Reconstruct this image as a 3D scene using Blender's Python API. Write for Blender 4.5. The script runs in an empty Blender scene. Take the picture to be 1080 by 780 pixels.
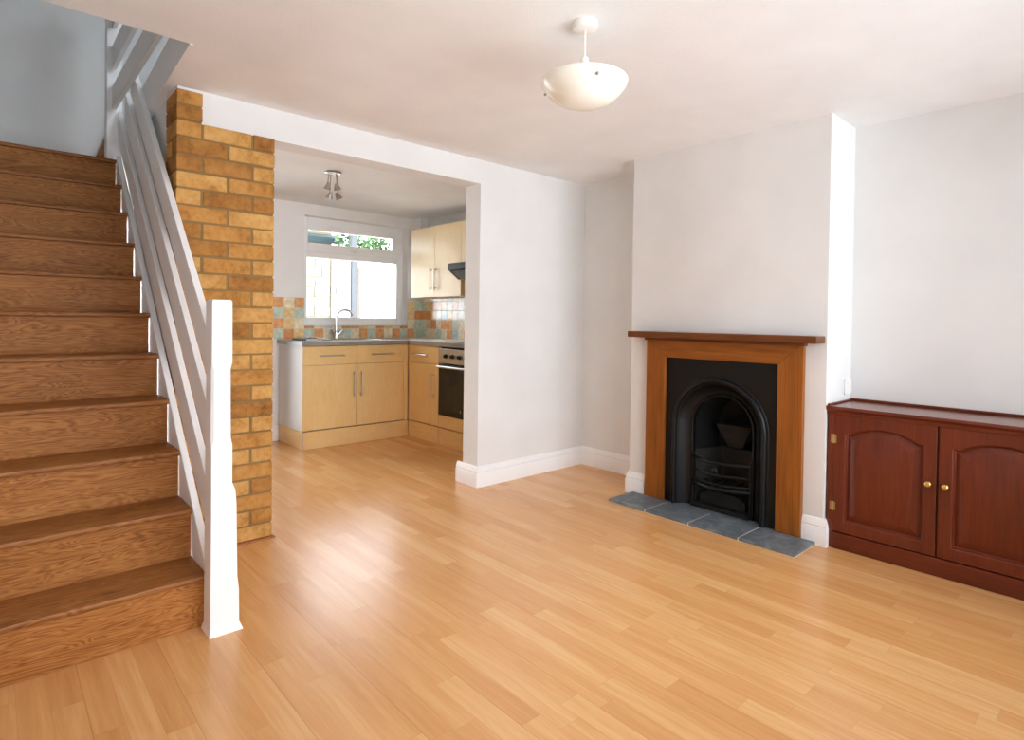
import bpy, bmesh, math, random
from mathutils import Vector, Matrix
random.seed(7)
PI = math.pi
S = bpy.context.scene
COL = S.collection

# ------------------------------------------------------------------ helpers
def new_bm():
    return bmesh.new()

def box(bm, x0, x1, y0, y1, z0, z1, mi=0):
    v = [bm.verts.new(p) for p in ((x0,y0,z0),(x1,y0,z0),(x1,y1,z0),(x0,y1,z0),(x0,y0,z1),(x1,y0,z1),(x1,y1,z1),(x0,y1,z1))]
    for f in ((3,2,1,0),(4,5,6,7),(0,1,5,4),(1,2,6,5),(2,3,7,6),(3,0,4,7)):
        bm.faces.new([v[i] for i in f]).material_index = mi
    return bm

def B(*a):
    return box(new_bm(), *a)

def prism(bm, pts, axis, a, b):
    """polygon pts (2-D) extruded along axis from a to b"""
    def P(p, t):
        if axis == 'x': return (t, p[0], p[1])
        if axis == 'y': return (p[0], t, p[1])
        return (p[0], p[1], t)
    lo = [bm.verts.new(P(p, a)) for p in pts]
    hi = [bm.verts.new(P(p, b)) for p in pts]
    n = len(pts)
    bm.faces.new(lo); bm.faces.new(hi)
    for i in range(n):
        bm.faces.new((lo[i], lo[(i+1) % n], hi[(i+1) % n], hi[i]))
    return bm

def loft(bm, loops, closed=True, cap0=False, cap1=False):
    vs = [[bm.verts.new(p) for p in L] for L in loops]
    n = len(vs[0])
    for a, b in zip(vs[:-1], vs[1:]):
        for i in range(n if closed else n-1):
            j = (i+1) % n
            bm.faces.new((a[i], a[j], b[j], b[i]))
    if cap0: bm.faces.new(vs[0])
    if cap1: bm.faces.new(vs[-1])
    return bm

def lathe(bm, cx, cy, prof, seg=32, axis='z'):
    """prof: list of (radius, along). axis z: at (cx,cy); axis x: circle in y,z about (cx=y, cy=z)"""
    loops = []
    for r, t in prof:
        L = []
        for i in range(seg):
            a = 2*PI*i/seg
            c, s = r*math.cos(a), r*math.sin(a)
            if axis == 'z': L.append((cx+c, cy+s, t))
            elif axis == 'x': L.append((t, cx+c, cy+s))
            else: L.append((cx+c, t, cy+s))
        loops.append(L)
    return loft(bm, loops, True, prof[0][0] > 1e-6, prof[-1][0] > 1e-6)

def tube(bm, pts, r, seg=10):
    pts = [Vector(p) for p in pts]
    loops = []
    prev = None
    for i, p in enumerate(pts):
        d = (pts[min(i+1, len(pts)-1)] - pts[max(i-1, 0)]).normalized()
        if prev is None:
            up = Vector((0,0,1)) if abs(d.z) < .9 else Vector((1,0,0))
            u = d.cross(up).normalized()
        else:
            u = (prev - d*prev.dot(d)).normalized()
        prev = u
        w = d.cross(u)
        rr = r[i] if isinstance(r, (list, tuple)) else r
        loops.append([p + u*rr*math.cos(2*PI*k/seg) + w*rr*math.sin(2*PI*k/seg) for k in range(seg)])
    return loft(bm, loops, True, True, True)

def sweep(bm, path, prof):
    """skirting: path 2-D points (room on the right-hand side of travel is offset side), prof (offset, z) list"""
    P = [Vector(p) for p in path]
    loops = []
    for i, p in enumerate(P):
        d0 = (P[i]-P[i-1]).normalized() if i else (P[1]-P[0]).normalized()
        d1 = (P[i+1]-P[i]).normalized() if i < len(P)-1 else d0
        n0 = Vector((d0.y, -d0.x)); n1 = Vector((d1.y, -d1.x))
        m = (n0+n1); m = m/(m.dot(n0))
        loops.append([(p.x+m.x*o, p.y+m.y*o, z) for o, z in prof])
    return loft(bm, loops, True, True, True)

ROOT = {}
def thing(name, label, cat, loc=(0,0,0), group=None):
    o = bpy.data.objects.new(name, None)
    o.empty_display_size = .05
    COL.objects.link(o); o.location = loc
    o['label'] = label; o['category'] = cat
    if group: o['group'] = group
    ROOT[o.name] = Vector(loc)
    return o

def obj(name, bm, mat, parent=None, bevel=0, smooth=None, seg=2, label=None):
    off = Vector((0,0,0))
    if parent:
        off = ROOT[parent.name]
    bmesh.ops.recalc_face_normals(bm, faces=bm.faces)
    for v in bm.verts: v.co -= off
    me = bpy.data.meshes.new(name)
    bm.to_mesh(me); bm.free()
    mats = mat if isinstance(mat, (list, tuple)) else [mat]
    for m in mats: me.materials.append(m)
    o = bpy.data.objects.new(name, me)
    COL.objects.link(o)
    if parent:
        o.parent = parent
        ROOT[o.name] = off
    if smooth:
        for p in me.polygons: p.use_smooth = True
        if smooth != 'all':
            me.set_sharp_from_angle(angle=math.radians(smooth))
    if bevel:
        md = o.modifiers.new('edges', 'BEVEL'); md.width = bevel; md.segments = seg
        md.limit_method = 'ANGLE'; md.angle_limit = math.radians(40)
        md.harden_normals = False
    if label: o['label'] = label
    return o

def solo(name, bm, mat, label, cat, group=None, loc=(0,0,0), **k):
    o = obj(name, bm, mat, None, **k)
    c = Vector(loc)
    for v in o.data.vertices: v.co -= c
    o.location = c
    o['label'] = label; o['category'] = cat
    if group: o['group'] = group
    ROOT[o.name] = c
    return o

def struct(name, bm, mat, label=None, parent=None, cat=None, **k):
    o = obj(name, bm, mat, parent, **k)
    if not parent:
        o['kind'] = 'structure'
        o['label'] = label or name.replace('_', ' ')
        o['category'] = cat or name.split('_')[0]
        ROOT[o.name] = Vector((0,0,0))
    return o

# ------------------------------------------------------------------ materials
def srgb(r, g, b):
    def f(c):
        c /= 255
        return c/12.92 if c <= .04045 else ((c+.055)/1.055)**2.4
    return (f(r), f(g), f(b), 1)

class NT:
    def __init__(s, name):
        s.m = bpy.data.materials.new(name); s.m.use_nodes = True
        s.n = s.m.node_tree.nodes; s.l = s.m.node_tree.links
        s.b = s.n['Principled BSDF']
    def add(s, t, **k):
        n = s.n.new(t)
        for a, v in k.items(): setattr(n, a, v)
        return n
    def link(s, a, b): s.l.new(a, b)
    def math(s, op, a, b=None, c=None):
        n = s.add('ShaderNodeMath', operation=op)
        for i, v in enumerate((a, b, c)):
            if v is None: continue
            if isinstance(v, (int, float)): n.inputs[i].default_value = v
            else: s.link(v, n.inputs[i])
        return n.outputs[0]
    def set(s, **k):
        for a, v in k.items(): s.b.inputs[a.replace('_', ' ')].default_value = v
    def coords(s, scale=(1,1,1), kind='Object', loc=(0,0,0)):
        t = s.add('ShaderNodeTexCoord'); m = s.add('ShaderNodeMapping')
        m.inputs['Scale'].default_value = scale; m.inputs['Location'].default_value = loc
        s.link(t.outputs[kind], m.inputs['Vector'])
        return m.outputs[0]
    def noise(s, vec, scale=5, detail=4, rough=.5, dist=0):
        n = s.add('ShaderNodeTexNoise')
        n.inputs['Scale'].default_value = scale; n.inputs['Detail'].default_value = detail
        n.inputs['Roughness'].default_value = rough; n.inputs['Distortion'].default_value = dist
        if vec: s.link(vec, n.inputs['Vector'])
        return n.outputs['Fac']
    def ramp(s, fac, stops, interp='LINEAR'):
        r = s.add('ShaderNodeValToRGB'); cr = r.color_ramp; cr.interpolation = interp
        while len(cr.elements) < len(stops): cr.elements.new(.5)
        for e, (p, c) in zip(cr.elements, stops): e.position = p; e.color = c
        s.link(fac, r.inputs[0]); return r.outputs[0]
    def mix(s, fac, a, b, mode='MIX'):
        n = s.add('ShaderNodeMix', data_type='RGBA', blend_type=mode)
        if isinstance(fac, (int, float)): n.inputs[0].default_value = fac
        else: s.link(fac, n.inputs[0])
        for i, v in ((6, a), (7, b)):
            if isinstance(v, tuple): n.inputs[i].default_value = v
            else: s.link(v, n.inputs[i])
        return n.outputs[2]
    def bump(s, h, strength=.2, dist=.01):
        n = s.add('ShaderNodeBump'); n.inputs['Strength'].default_value = strength
        n.inputs['Distance'].default_value = dist
        s.link(h, n.inputs['Height']); s.link(n.outputs[0], s.b.inputs['Normal'])

def paint(name, col, rough=.6, bump=0, bscale=120, spec=.4, vary=.02):
    t = NT(name); t.set(Roughness=rough, Specular_IOR_Level=spec)
    v = t.coords()
    n = t.noise(v, 3, 3)
    d = tuple(c*(1-vary*2) for c in col[:3])+(1,)
    l = tuple(min(1, c*(1+vary)) for c in col[:3])+(1,)
    t.link(t.ramp(n, [(.3, d), (.7, l)]), t.b.inputs['Base Color'])
    if bump:
        t.bump(t.noise(t.coords(), bscale, 3), bump, .004)
    return t.m

def metal(name, col, rough=.3):
    t = NT(name); t.set(Base_Color=col, Metallic=1, Roughness=rough)
    n = t.noise(t.coords((1,1,1)), 60, 2)
    r = t.add('ShaderNodeMapRange'); r.inputs[3].default_value = rough*.85; r.inputs[4].default_value = rough*1.2
    t.link(n, r.inputs[0]); t.link(r.outputs[0], t.b.inputs['Roughness'])
    return t.m

def wood(name, dark, mid, light, axis='x', rough=.35, fine=1.0, coat=0, figure=1.0, spec=.3):
    """grain runs along axis"""
    t = NT(name); t.set(Roughness=rough, Coat_Weight=coat, Coat_Roughness=.15, Specular_IOR_Level=spec)
    info = t.add('ShaderNodeObjectInfo')
    def sc(a, b): return {'x': (a, b, b), 'y': (b, a, b), 'z': (b, b, a)}[axis]
    tc = t.add('ShaderNodeTexCoord')
    off = t.add('ShaderNodeVectorMath', operation='MULTIPLY_ADD')
    comb = t.add('ShaderNodeCombineXYZ')
    for i in range(3): t.link(info.outputs['Random'], comb.inputs[i])
    t.link(comb.outputs[0], off.inputs[0]); off.inputs[1].default_value = (37, 19, 11)
    t.link(tc.outputs['Object'], off.inputs[2])
    def mp(s):
        m = t.add('ShaderNodeMapping'); m.inputs['Scale'].default_value = s
        t.link(off.outputs[0], m.inputs['Vector']); return m.outputs[0]
    big = t.noise(mp(sc(1.1, 9)), 1.6*fine, 3, .5, .6*figure)
    ring = t.math('FRACT', t.math('MULTIPLY', big, 12.0*figure))
    ring = t.math('ABSOLUTE', t.math('SUBTRACT', ring, .5))
    ring = t.math('MULTIPLY', ring, 2.0)
    fib = t.noise(mp(sc(4, 170)), 1.0*fine, 4, .6)
    blot = t.noise(mp(sc(1.2, 4)), 1.5, 2)
    h = t.math('ADD', t.math('MULTIPLY', ring, .30*min(1, figure)), t.math('ADD', t.math('MULTIPLY', fib, .60), t.math('MULTIPLY', blot, .32)))
    t.link(t.ramp(h, [(.28, dark), (.58, mid), (.9, light)]), t.b.inputs['Base Color'])
    t.bump(fib, .04, .001)
    return t.m

WHITE = (.80, .79, .765, 1)
M = {}
M['wall'] = paint('wall_paint', (.775, .775, .76, 1), .75, .12, 240, .25)
M['wall_white'] = paint('kitchen_wall_paint', (.86, .86, .855, 1), .75, .1, 240, .25)
M['ceiling'] = paint('stippled_ceiling_paint', (.885, .885, .88, 1), .85, .55, 170, .2)
M['trim'] = paint('white_gloss_paint', (.89, .89, .885, 1), .35, 0)
M['rail'] = paint('white_satin_rail_paint', (.88, .88, .875, 1), .42, .05, 90)
M['upvc'] = paint('white_window_plastic', (.92, .925, .93, 1), .3)
M['stair_r'] = wood('stair_riser_oak_laminate', srgb(96,54,22), srgb(155,98,47), srgb(186,129,72), 'x', .5, 1.3, 0, 1.3, .18)
M['mantel_z'] = wood('orange_pine_upright', srgb(110,60,16), srgb(152,88,28), srgb(178,113,48), 'z', .4, .7, 0, .35)
M['mantel_y'] = wood('orange_pine_lintel', srgb(110,60,16), srgb(152,88,28), srgb(178,113,48), 'y', .4, .7, 0, .35)
M['shelf'] = wood('dark_stained_mantel_shelf', srgb(78,42,16), srgb(112,62,26), srgb(140,82,36), 'y', .4, .8, 0, .4)
M['mahog_z'] = wood('mahogany_upright_grain', srgb(74,25,9), srgb(108,41,16), srgb(130,58,27), 'z', .32, 1.2, 0, .35, .5)
M['mahog_y'] = wood('mahogany_level_grain', srgb(74,25,9), srgb(108,41,16), srgb(130,58,27), 'y', .32, 1.2, 0, .35, .5)
M['mahog_top'] = wood('worn_mahogany_top', srgb(84,40,28), srgb(118,66,50), srgb(140,88,70), 'y', .22, .8, .3)
M['beech_z'] = wood('beech_upright_grain', srgb(224,184,120), srgb(235,200,138), srgb(242,212,156), 'z', .38, 1.4, 0, .5)
M['beech_h'] = wood('beech_level_grain', srgb(222,182,118), srgb(233,198,136), srgb(241,210,154), 'y', .38, 1.4, 0, .5)
M['beech_pale'] = wood('pale_beech_wall_unit', srgb(240,214,164), srgb(246,224,180), srgb(250,232,194), 'z', .36, 1.4, 0, .5)
M['gable'] = paint('grey_white_gable_board', srgb(214,211,206), .5)
M['iron'] = paint('black_cast_iron', (.0045, .0045, .005, 1), .38, .08, 260, .30)
M['iron_in'] = paint('sooty_iron', (.009, .0085, .008, 1), .75, .3, 90, .3, .25)
M['fireclay'] = paint('sooty_fireclay', (.03, .027, .025, 1), .85, .4, 60, .2, .4)
M['chrome'] = metal('polished_chrome', (.75, .76, .78, 1), .12)
M['steel'] = metal('brushed_steel', (.50, .48, .45, 1), .30)
M['nickel'] = metal('dark_nickel', (.42, .39, .36, 1), .28)
M['brass'] = metal('brass', (.78, .53, .20, 1), .28)
M['aged_brass'] = metal('aged_brass', (.50, .36, .16, 1), .45)
M['black_glass'] = paint('black_oven_glass', (.006, .006, .007, 1), .06)
M['oven_window'] = paint('smoked_oven_window', (.02, .016, .013, 1), .08)
M['black_plastic'] = paint('black_hood_plastic', (.012, .013, .014, 1), .35)
M['filter'] = paint('grey_hood_filter', (.16, .16, .16, 1), .5, .5, 400)
M['worktop'] = paint('speckled_grey_worktop', srgb(222,222,218), .26, 0, 0, .5, .12)
M['worktop_edge'] = paint('grey_worktop_edge', srgb(146,142,130), .35, 0, 0, .5, .1)
M['paper'] = paint('white_paper', (.85, .85, .84, 1), .7)
M['dark_cover'] = paint('dark_booklet_cover', srgb(62,60,60), .4)
M['mortar'] = paint('sandy_mortar', srgb(142,116,76), .95, .5, 90, .1, .1)
M['plastic'] = paint('white_plastic', (.85, .845, .82, 1), .3)
M['cream_plastic'] = paint('cream_white_plastic', (.86, .83, .76, 1), .35)
M['foliage_a'] = paint('fresh_green_leaves', (.075, .15, .045, 1), .6, 0, 0, .3, .3)
M['foliage_b'] = paint('blue_green_leaves', srgb(52,92,88), .6, 0, 0, .3, .3)
M['stone_ext'] = paint('pale_yellow_stone', (.24, .22, .165, 1), .9, .5, 8, .2, .06)
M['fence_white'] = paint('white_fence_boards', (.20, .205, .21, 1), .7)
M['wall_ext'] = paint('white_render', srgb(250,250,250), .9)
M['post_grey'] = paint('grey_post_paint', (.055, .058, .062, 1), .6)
M['post_orange'] = paint('weathered_orange_timber', (.13, .085, .065, 1), .8)
M['ground_ext'] = paint('pale_paving', srgb(228,226,220), .9, .3, 20)

# stairs: orange-brown laminate with open cathedral figure (risers and treads share it)
M['tread'] = wood('stair_tread_oak_laminate', srgb(94,54,24), srgb(140,88,44), srgb(170,114,64), 'x', .42, 1.2, 0, 1.1, .22)

# glazing: clear pane that lets light through
def glass():
    t = NT('clear_window_glass')
    t.n.remove(t.b)
    out = t.n['Material Output']
    tr = t.add('ShaderNodeBsdfTransparent'); gl = t.add('ShaderNodeBsdfGlossy'); gl.inputs['Roughness'].default_value = .02
    fr = t.add('ShaderNodeFresnel'); fr.inputs['IOR'].default_value = 1.45
    mx = t.add('ShaderNodeMixShader')
    t.link(fr.outputs[0], mx.inputs[0]); t.link(tr.outputs[0], mx.inputs[1]); t.link(gl.outputs[0], mx.inputs[2])
    t.link(mx.outputs[0], out.inputs['Surface'])
    return t.m
M['glass'] = glass()

def frosted():
    t = NT('cream_frosted_glass')
    t.set(Base_Color=srgb(240,236,214), Roughness=.22, Specular_IOR_Level=.4)
    n = t.noise(t.coords((1,1,3)), 9, 3)
    t.link(t.ramp(n, [(.3, srgb(240,238,220)), (.7, srgb(246,245,234))]), t.b.inputs['Base Color'])
    return t.m
M['frosted'] = frosted()

def slate():
    t = NT('riven_slate'); t.set(Roughness=.5)
    v = t.coords()
    n = t.noise(v, 7, 7, .7, 1.2)
    t.link(t.ramp(n, [(.25, srgb(62,69,75)), (.5, srgb(100,108,113)), (.72, srgb(140,144,145))]), t.b.inputs['Base Color'])
    t.bump(t.noise(t.coords((1,1,1)), 22, 6, .6), .5, .006)
    return t.m
M['slate'] = slate()
M['grout'] = paint('pale_grout', srgb(222,214,196), .9, .3, 80)

def brick_mat(name, stops):
    t = NT(name); t.set(Roughness=.9, Specular_IOR_Level=.15)
    v = t.coords()
    n = t.noise(v, 38, 6, .7); b = t.noise(v, 9, 3)
    h = t.math('ADD', t.math('MULTIPLY', n, .5), t.math('MULTIPLY', b, .5))
    t.link(t.ramp(h, stops), t.b.inputs['Base Color'])
    t.bump(t.noise(t.coords(), 90, 5, .7), .55, .004)
    return t.m
BR = [brick_mat('golden_brick', [(.3, srgb(150,104,50)), (.5, srgb(198,150,86)), (.72, srgb(216,174,112))]),
      brick_mat('amber_brick', [(.3, srgb(134,88,40)), (.5, srgb(184,132,70)), (.72, srgb(204,156,92))]),
      brick_mat('toasted_brick', [(.3, srgb(112,74,38)), (.5, srgb(162,112,58)), (.72, srgb(188,138,78))])]

def tilemat(name, c):
    t = NT(name); t.set(Roughness=.16)
    v = t.coords(); n = t.noise(v, 24, 4)
    d = tuple(x*.8 for x in c[:3])+(1,); l = tuple(min(1, x*1.12) for x in c[:3])+(1,)
    t.link(t.ramp(n, [(.3, d), (.7, l)]), t.b.inputs['Base Color'])
    return t.m
TILES = dict(o=tilemat('orange_glaze', srgb(233,172,116)), g=tilemat('sage_glaze', srgb(202,216,200)), c=tilemat('cream_glaze', srgb(242,230,200)),
             y=tilemat('ochre_glaze', srgb(236,204,146)), r=tilemat('rust_glaze', srgb(220,154,98)), b=tilemat('pale_blue_glaze', srgb(196,212,214)),
             w=tilemat('ivory_glaze', srgb(234,226,204)))
TKEY = list(TILES)

def floor_mat():
    t = NT('oak_strip_laminate'); t.set(Roughness=.27, Specular_IOR_Level=.62)
    tc = t.add('ShaderNodeTexCoord'); sp = t.add('ShaderNodeSeparateXYZ'); t.link(tc.outputs['Object'], sp.inputs[0])
    X, Y = sp.outputs[0], sp.outputs[1]
    sx = t.math('DIVIDE', t.math('ADD', X, .015), .0785)
    ix = t.math('FLOOR', sx); fx = t.math('FRACT', sx)
    w1 = t.add('ShaderNodeTexWhiteNoise', noise_dimensions='1D'); t.link(ix, w1.inputs['W'])
    sy = t.math('ADD', t.math('DIVIDE', Y, .62), t.math('MULTIPLY', w1.outputs['Value'], 7.3))
    iy = t.math('FLOOR', sy); fy = t.math('FRACT', sy)
    cm = t.add('ShaderNodeCombineXYZ'); t.link(ix, cm.inputs[0]); t.link(iy, cm.inputs[1])
    w2 = t.add('ShaderNodeTexWhiteNoise', noise_dimensions='2D'); t.link(cm.outputs[0], w2.inputs['Vector'])
    rnd = w2.outputs['Value']
    # grain, shifted per strip
    cg = t.add('ShaderNodeCombineXYZ')
    t.link(t.math('ADD', t.math('MULTIPLY', X, 60), t.math('MULTIPLY', rnd, 90)), cg.inputs[0])
    t.link(t.math('MULTIPLY', Y, 2.6), cg.inputs[1]); t.link(t.math('MULTIPLY', rnd, 40), cg.inputs[2])
    g = t.noise(cg.outputs[0], 1.0, 5, .6, .8)
    cg2 = t.add('ShaderNodeCombineXYZ')
    t.link(t.math('ADD', t.math('MULTIPLY', X, 16), t.math('MULTIPLY', rnd, 30)), cg2.inputs[0])
    t.link(t.math('MULTIPLY', Y, 1.4), cg2.inputs[1]); t.link(t.math('MULTIPLY', rnd, 20), cg2.inputs[2])
    g2 = t.noise(cg2.outputs[0], 1.0, 3, .5, 1.2)
    h = t.math('ADD', t.math('MULTIPLY', rnd, .25), t.math('ADD', t.math('MULTIPLY', g, .46), t.math('MULTIPLY', g2, .38)))
    c = t.ramp(h, [(.2, srgb(197,135,76)), (.55, srgb(219,163,103)), (.9, srgb(236,193,138))])
    # joints between the strips and, stronger, between the three-strip boards
    e = t.math('MINIMUM', fx, t.math('SUBTRACT', 1, fx))
    ey = t.math('MINIMUM', fy, t.math('SUBTRACT', 1, fy))
    l1 = t.math('LESS_THAN', e, .012); l2 = t.math('LESS_THAN', ey, .0018)
    bx = t.math('FRACT', t.math('DIVIDE', ix, 3)); isb = t.math('LESS_THAN', bx, .1)
    lb = t.math('MULTIPLY', t.math('LESS_THAN', fx, .022), isb)
    ln = t.math('MAXIMUM', t.math('MULTIPLY', t.math('MAXIMUM', l1, l2), .12), t.math('MULTIPLY', lb, .40))
    c = t.mix(ln, c, srgb(120,72,36))
    t.link(c, t.b.inputs['Base Color'])
    t.bump(t.math('SUBTRACT', t.math('MULTIPLY', g, .25), lb), .10, .002)
    return t.m
M['floor'] = floor_mat()

# ------------------------------------------------------------------ dimensions (metres)
XL, XR, XB = -.45, 3.6785, 3.3185       # left wall, right wall, chimney breast face
YF, YP, YPB, YK = -.95, 3.218, 3.385, 5.657
H = 2.30
BY0, BY1 = 1.194, 2.4605                # chimney breast along y
RISE, GO, Y0 = .1991, .2147, 2.4165
WY = 2.689                              # front edge of the stairwell

# ------------------------------------------------------------------ room shell
struct('floor', B(XL-.1, XR+.1, YF-.1, YK+.2, -.12, 0), M['floor'], 'honey oak strip laminate floor running through to the kitchen', cat='floor')
bm = new_bm()
prism(bm, [(XL-.1, YF-.1), (XR+.1, YF-.1), (XR+.1, YK+.2), (.70, YK+.2), (.70, 4.9), (.664, 3.75), (.628, WY), (XL-.1, WY)], 'z', H, 2.48)
struct('ceiling', bm, M['ceiling'], 'white stippled ceiling with an opening over the stairs', cat='ceiling')
bm = prism(new_bm(), [(.616, WY), (.628, WY), (.664, 3.75), (.70, 4.9), (.688, 4.9), (.652, 3.75)], 'z', H-.002, 2.485)
struct('trim_1', bm, M['rail'], 'white fascia board lining the side of the stairwell opening', cat='trim')

# right wall, left wall
struct('wall_right', B(XR, XR+.12, YF, YK, 0, H), M['wall'], 'pale grey wall behind the chimney breast and cupboard', cat='wall')
struct('wall_left', B(XL-.12, XL, YF, 5.45, 0, 4.6), M['wall'], 'pale grey wall on the far side of the stairs', cat='wall')
# front wall (behind the camera) with a wide window
FW = (.85, 3.30, .50, 2.14)
FD = (-.32, .50, .02, 2.10)  # opening for the added front door
bm = new_bm()
box(bm, XL, FD[0], YF-.2, YF, 0, H); box(bm, FD[1], FW[0], YF-.2, YF, 0, H); box(bm, FD[0], FD[1], YF-.2, YF, FD[3], H); box(bm, FD[0], FD[1], YF-.2, YF, 0, FD[2]); box(bm, FW[1], XR, YF-.2, YF, 0, H)
box(bm, FW[0], FW[1], YF-.2, YF, 0, FW[2]); box(bm, FW[0], FW[1], YF-.2, YF, FW[3], H)
struct('wall_front', bm, M['wall'], 'pale grey front wall with the wide window', cat='wall')
# kitchen back wall with window hole
KW = (2.319, 3.496, 1.10, 2.19)
bm = new_bm()
KD = (.82, 1.90, .02, 2.12)  # opening for the added back door
box(bm, .75, KD[0], YK, YK+.2, 0, H); box(bm, KD[1], KW[0], YK, YK+.2, 0, H); box(bm, KD[0], KD[1], YK, YK+.2, KD[3], H); box(bm, KD[0], KD[1], YK, YK+.2, 0, KD[2]); box(bm, KW[1], XR, YK, YK+.2, 0, H)
box(bm, KW[0], KW[1], YK, YK+.2, 0, KW[2]); box(bm, KW[0], KW[1], YK, YK+.2, KW[3], H)
struct('wall_back', bm, M['wall_white'], 'white kitchen wall around the window', cat='wall')
# partition
bm = new_bm()
box(bm, 2.572, XR, YP, YPB, 0, H); box(bm, .79, 2.572, YP, YPB, 2.135, H); box(bm, .685, .79, YP, YPB, 2.279, H)
struct('wall_partition', bm, M['wall'], 'white partition wall and beam over the wide kitchen opening', cat='wall')
struct('wall_stair_side', B(.688, .75, 3.405, YK, 0, H), M['wall'], 'white wall between stairs and kitchen behind the brick pillar', cat='wall')
# chimney breast with the fireplace recess left open
bm = new_bm()
box(bm, XB, XR, BY0, 1.52, 0, H); box(bm, XB, XR, 2.09, BY1, 0, H); box(bm, XB, XR, 1.52, 2.09, .88, H)
struct('wall_chimney_breast', bm, M['wall'], 'pale grey chimney breast above the fireplace', cat='wall')
# boxed pipe in the kitchen corner
struct('trim_2', B(3.585, XR, 5.54, YK, 1.41, H), M['wall_white'], 'white boxed pipe in the kitchen corner above the wall tiles', cat='trim')

# upstairs shell round the stairwell
struct('wall_upper_back', box(B(XL, .688, 5.35, 5.45, 2.0, 4.6), .688, 2.3, 5.35, 5.45, 2.485, 4.6), M['wall'], 'pale grey landing wall at the top of the stairs', cat='wall')
UW = (1.05, 1.95, 3.05, 4.05)
struct('wall_upper_right', B(2.2, 2.3, 2.5, 5.35, 2.485, 4.6), M['wall'], 'upstairs wall beyond the landing rails', cat='wall')
bm = new_bm()
box(bm, XL, UW[0], 2.38, 2.5, 2.485, 4.6); box(bm, UW[1], 2.3, 2.38, 2.5, 2.485, 4.6)
box(bm, UW[0], UW[1], 2.38, 2.5, 2.485, UW[2]); box(bm, UW[0], UW[1], 2.38, 2.5, UW[3], 4.6)
struct('wall_upper_front', bm, M['wall'], 'upstairs wall above the stairwell front edge with the landing window', cat='wall')
struct('ceiling_upper', B(XL-.1, 2.3, 2.38, 5.45, 4.6, 4.7), M['ceiling'], 'upstairs ceiling over the landing', cat='ceiling')

# skirting boards
SK = [(0, 0), (.021, 0), (.021, .094), (.017, .103), (.019, .110), (.0155, .120), (.012, .133), (.007, .143), (0, .146)]
struct('baseboard_right', sweep(new_bm(), [(2.572, YPB+.06), (2.572, YP), (XR, YP), (XR, BY1), (XB, BY1), (XB, 2.325)], SK), M['trim'],
       'white moulded skirting round the partition and left alcove', smooth=30, cat='baseboard')
struct('baseboard_front', sweep(new_bm(), [(XB, 1.300), (XB, BY0), (XB+.05, BY0)], SK), M['trim'], 'short white skirting between mantelpiece and cupboard', smooth=30, cat='baseboard')
struct('baseboard_back', sweep(new_bm(), [(1.915, YK), (2.068, YK)], SK), M['trim'], 'white skirting on the kitchen wall beside the base units', smooth=30, cat='baseboard')

# ------------------------------------------------------------------ windows
def win_frame(name, x0, x1, z0, z1, y, depth, label, trans=None, mull=None, fw=.055, axis='y'):
    def bx(bm, a0, a1, c0, c1, d0, d1):
        if axis == 'y': box(bm, a0, a1, d0, d1, c0, c1)
        else: box(bm, d0, d1, a0, a1, c0, c1)
    bm = new_bm()
    bx(bm, x0, x0+fw, z0, z1, y, y+depth); bx(bm, x1-fw, x1, z0, z1, y, y+depth)
    bx(bm, x0+fw, x1-fw, z0, z0+fw, y, y+depth); bx(bm, x0+fw, x1-fw, z1-fw, z1, y, y+depth)
    if mull:
        for m in mull: bx(bm, m-.03, m+.03, z0+fw, z1-fw, y+.002, y+depth-.002)
    o = struct(name, bm, M['upvc'], label, bevel=.004, cat='window')
    bm = new_bm(); bx(bm, x0+fw, x1-fw, z0+fw, z1-fw, y+depth*.45, y+depth*.45+.006)
    obj('pane', bm, M['glass'], o)
    return o
win_frame('window_2', FW[0], FW[1], FW[2], FW[3], YF-.16, .07, 'wide white framed window in the front wall', mull=[1.66, 2.48])
win_frame('added_door_2', FD[0], FD[1], FD[2], FD[3], YF-.16, .06, 'added white glazed front door, out of view, letting daylight onto the stairs', fw=.09)  # unseen door added to brighten the stairs, newel and left of the ceiling
win_frame('window_3', UW[0], UW[1], UW[2], UW[3], 2.40, .06, 'white framed landing window upstairs', mull=[1.50])

win_frame('added_door_1', KD[0], KD[1], KD[2], KD[3], YK+.06, .07, 'added white glazed back door, hidden by the brick pillar, for more kitchen daylight', fw=.09)  # door added out of sight to bring more daylight into the kitchen

# kitchen window: frame, transom, top opener, panes, sill
wy = 5.76
bm = new_bm()
box(bm, KW[0], 2.386, wy, wy+.07, KW[2]+.005, KW[3]); box(bm, 3.419, KW[1], wy, wy+.07, KW[2]+.005, KW[3])
box(bm, 2.386, 3.419, wy, wy+.07, 2.105, KW[3]); box(bm, 2.386, 3.419, wy, wy+.07, KW[2]+.005, 1.182)
box(bm, 2.386, 3.419, wy, wy+.07, 1.79, 1.845)
w1 = struct('window_1', bm, M['upvc'], 'white kitchen window with a narrow top opener above the sink', bevel=.006, cat='window')
bm = new_bm()   # top opening sash
sx0, sx1, sz0, sz1 = 2.347, 3.421, 1.838, 2.112
ga, gb, gc, gd = 2.388, 3.353, 1.932, 2.061
box(bm, sx0, ga, wy-.022, wy+.05, sz0, sz1); box(bm, gb, sx1, wy-.022, wy+.05, sz0, sz1)
box(bm, ga, gb, wy-.022, wy+.05, sz0, gc); box(bm, ga, gb, wy-.022, wy+.05, gd, sz1)
struct('window_sash', bm, M['upvc'], parent=w1, bevel=.006)
bm = new_bm()
box(bm, 2.84, 2.95, wy-.045, wy-.024, 1.866, 1.886); box(bm, 2.885, 2.91, wy-.05, wy-.022, 1.855, 1.897)
struct('window_handle', bm, M['plastic'], parent=w1, bevel=.004)
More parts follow.
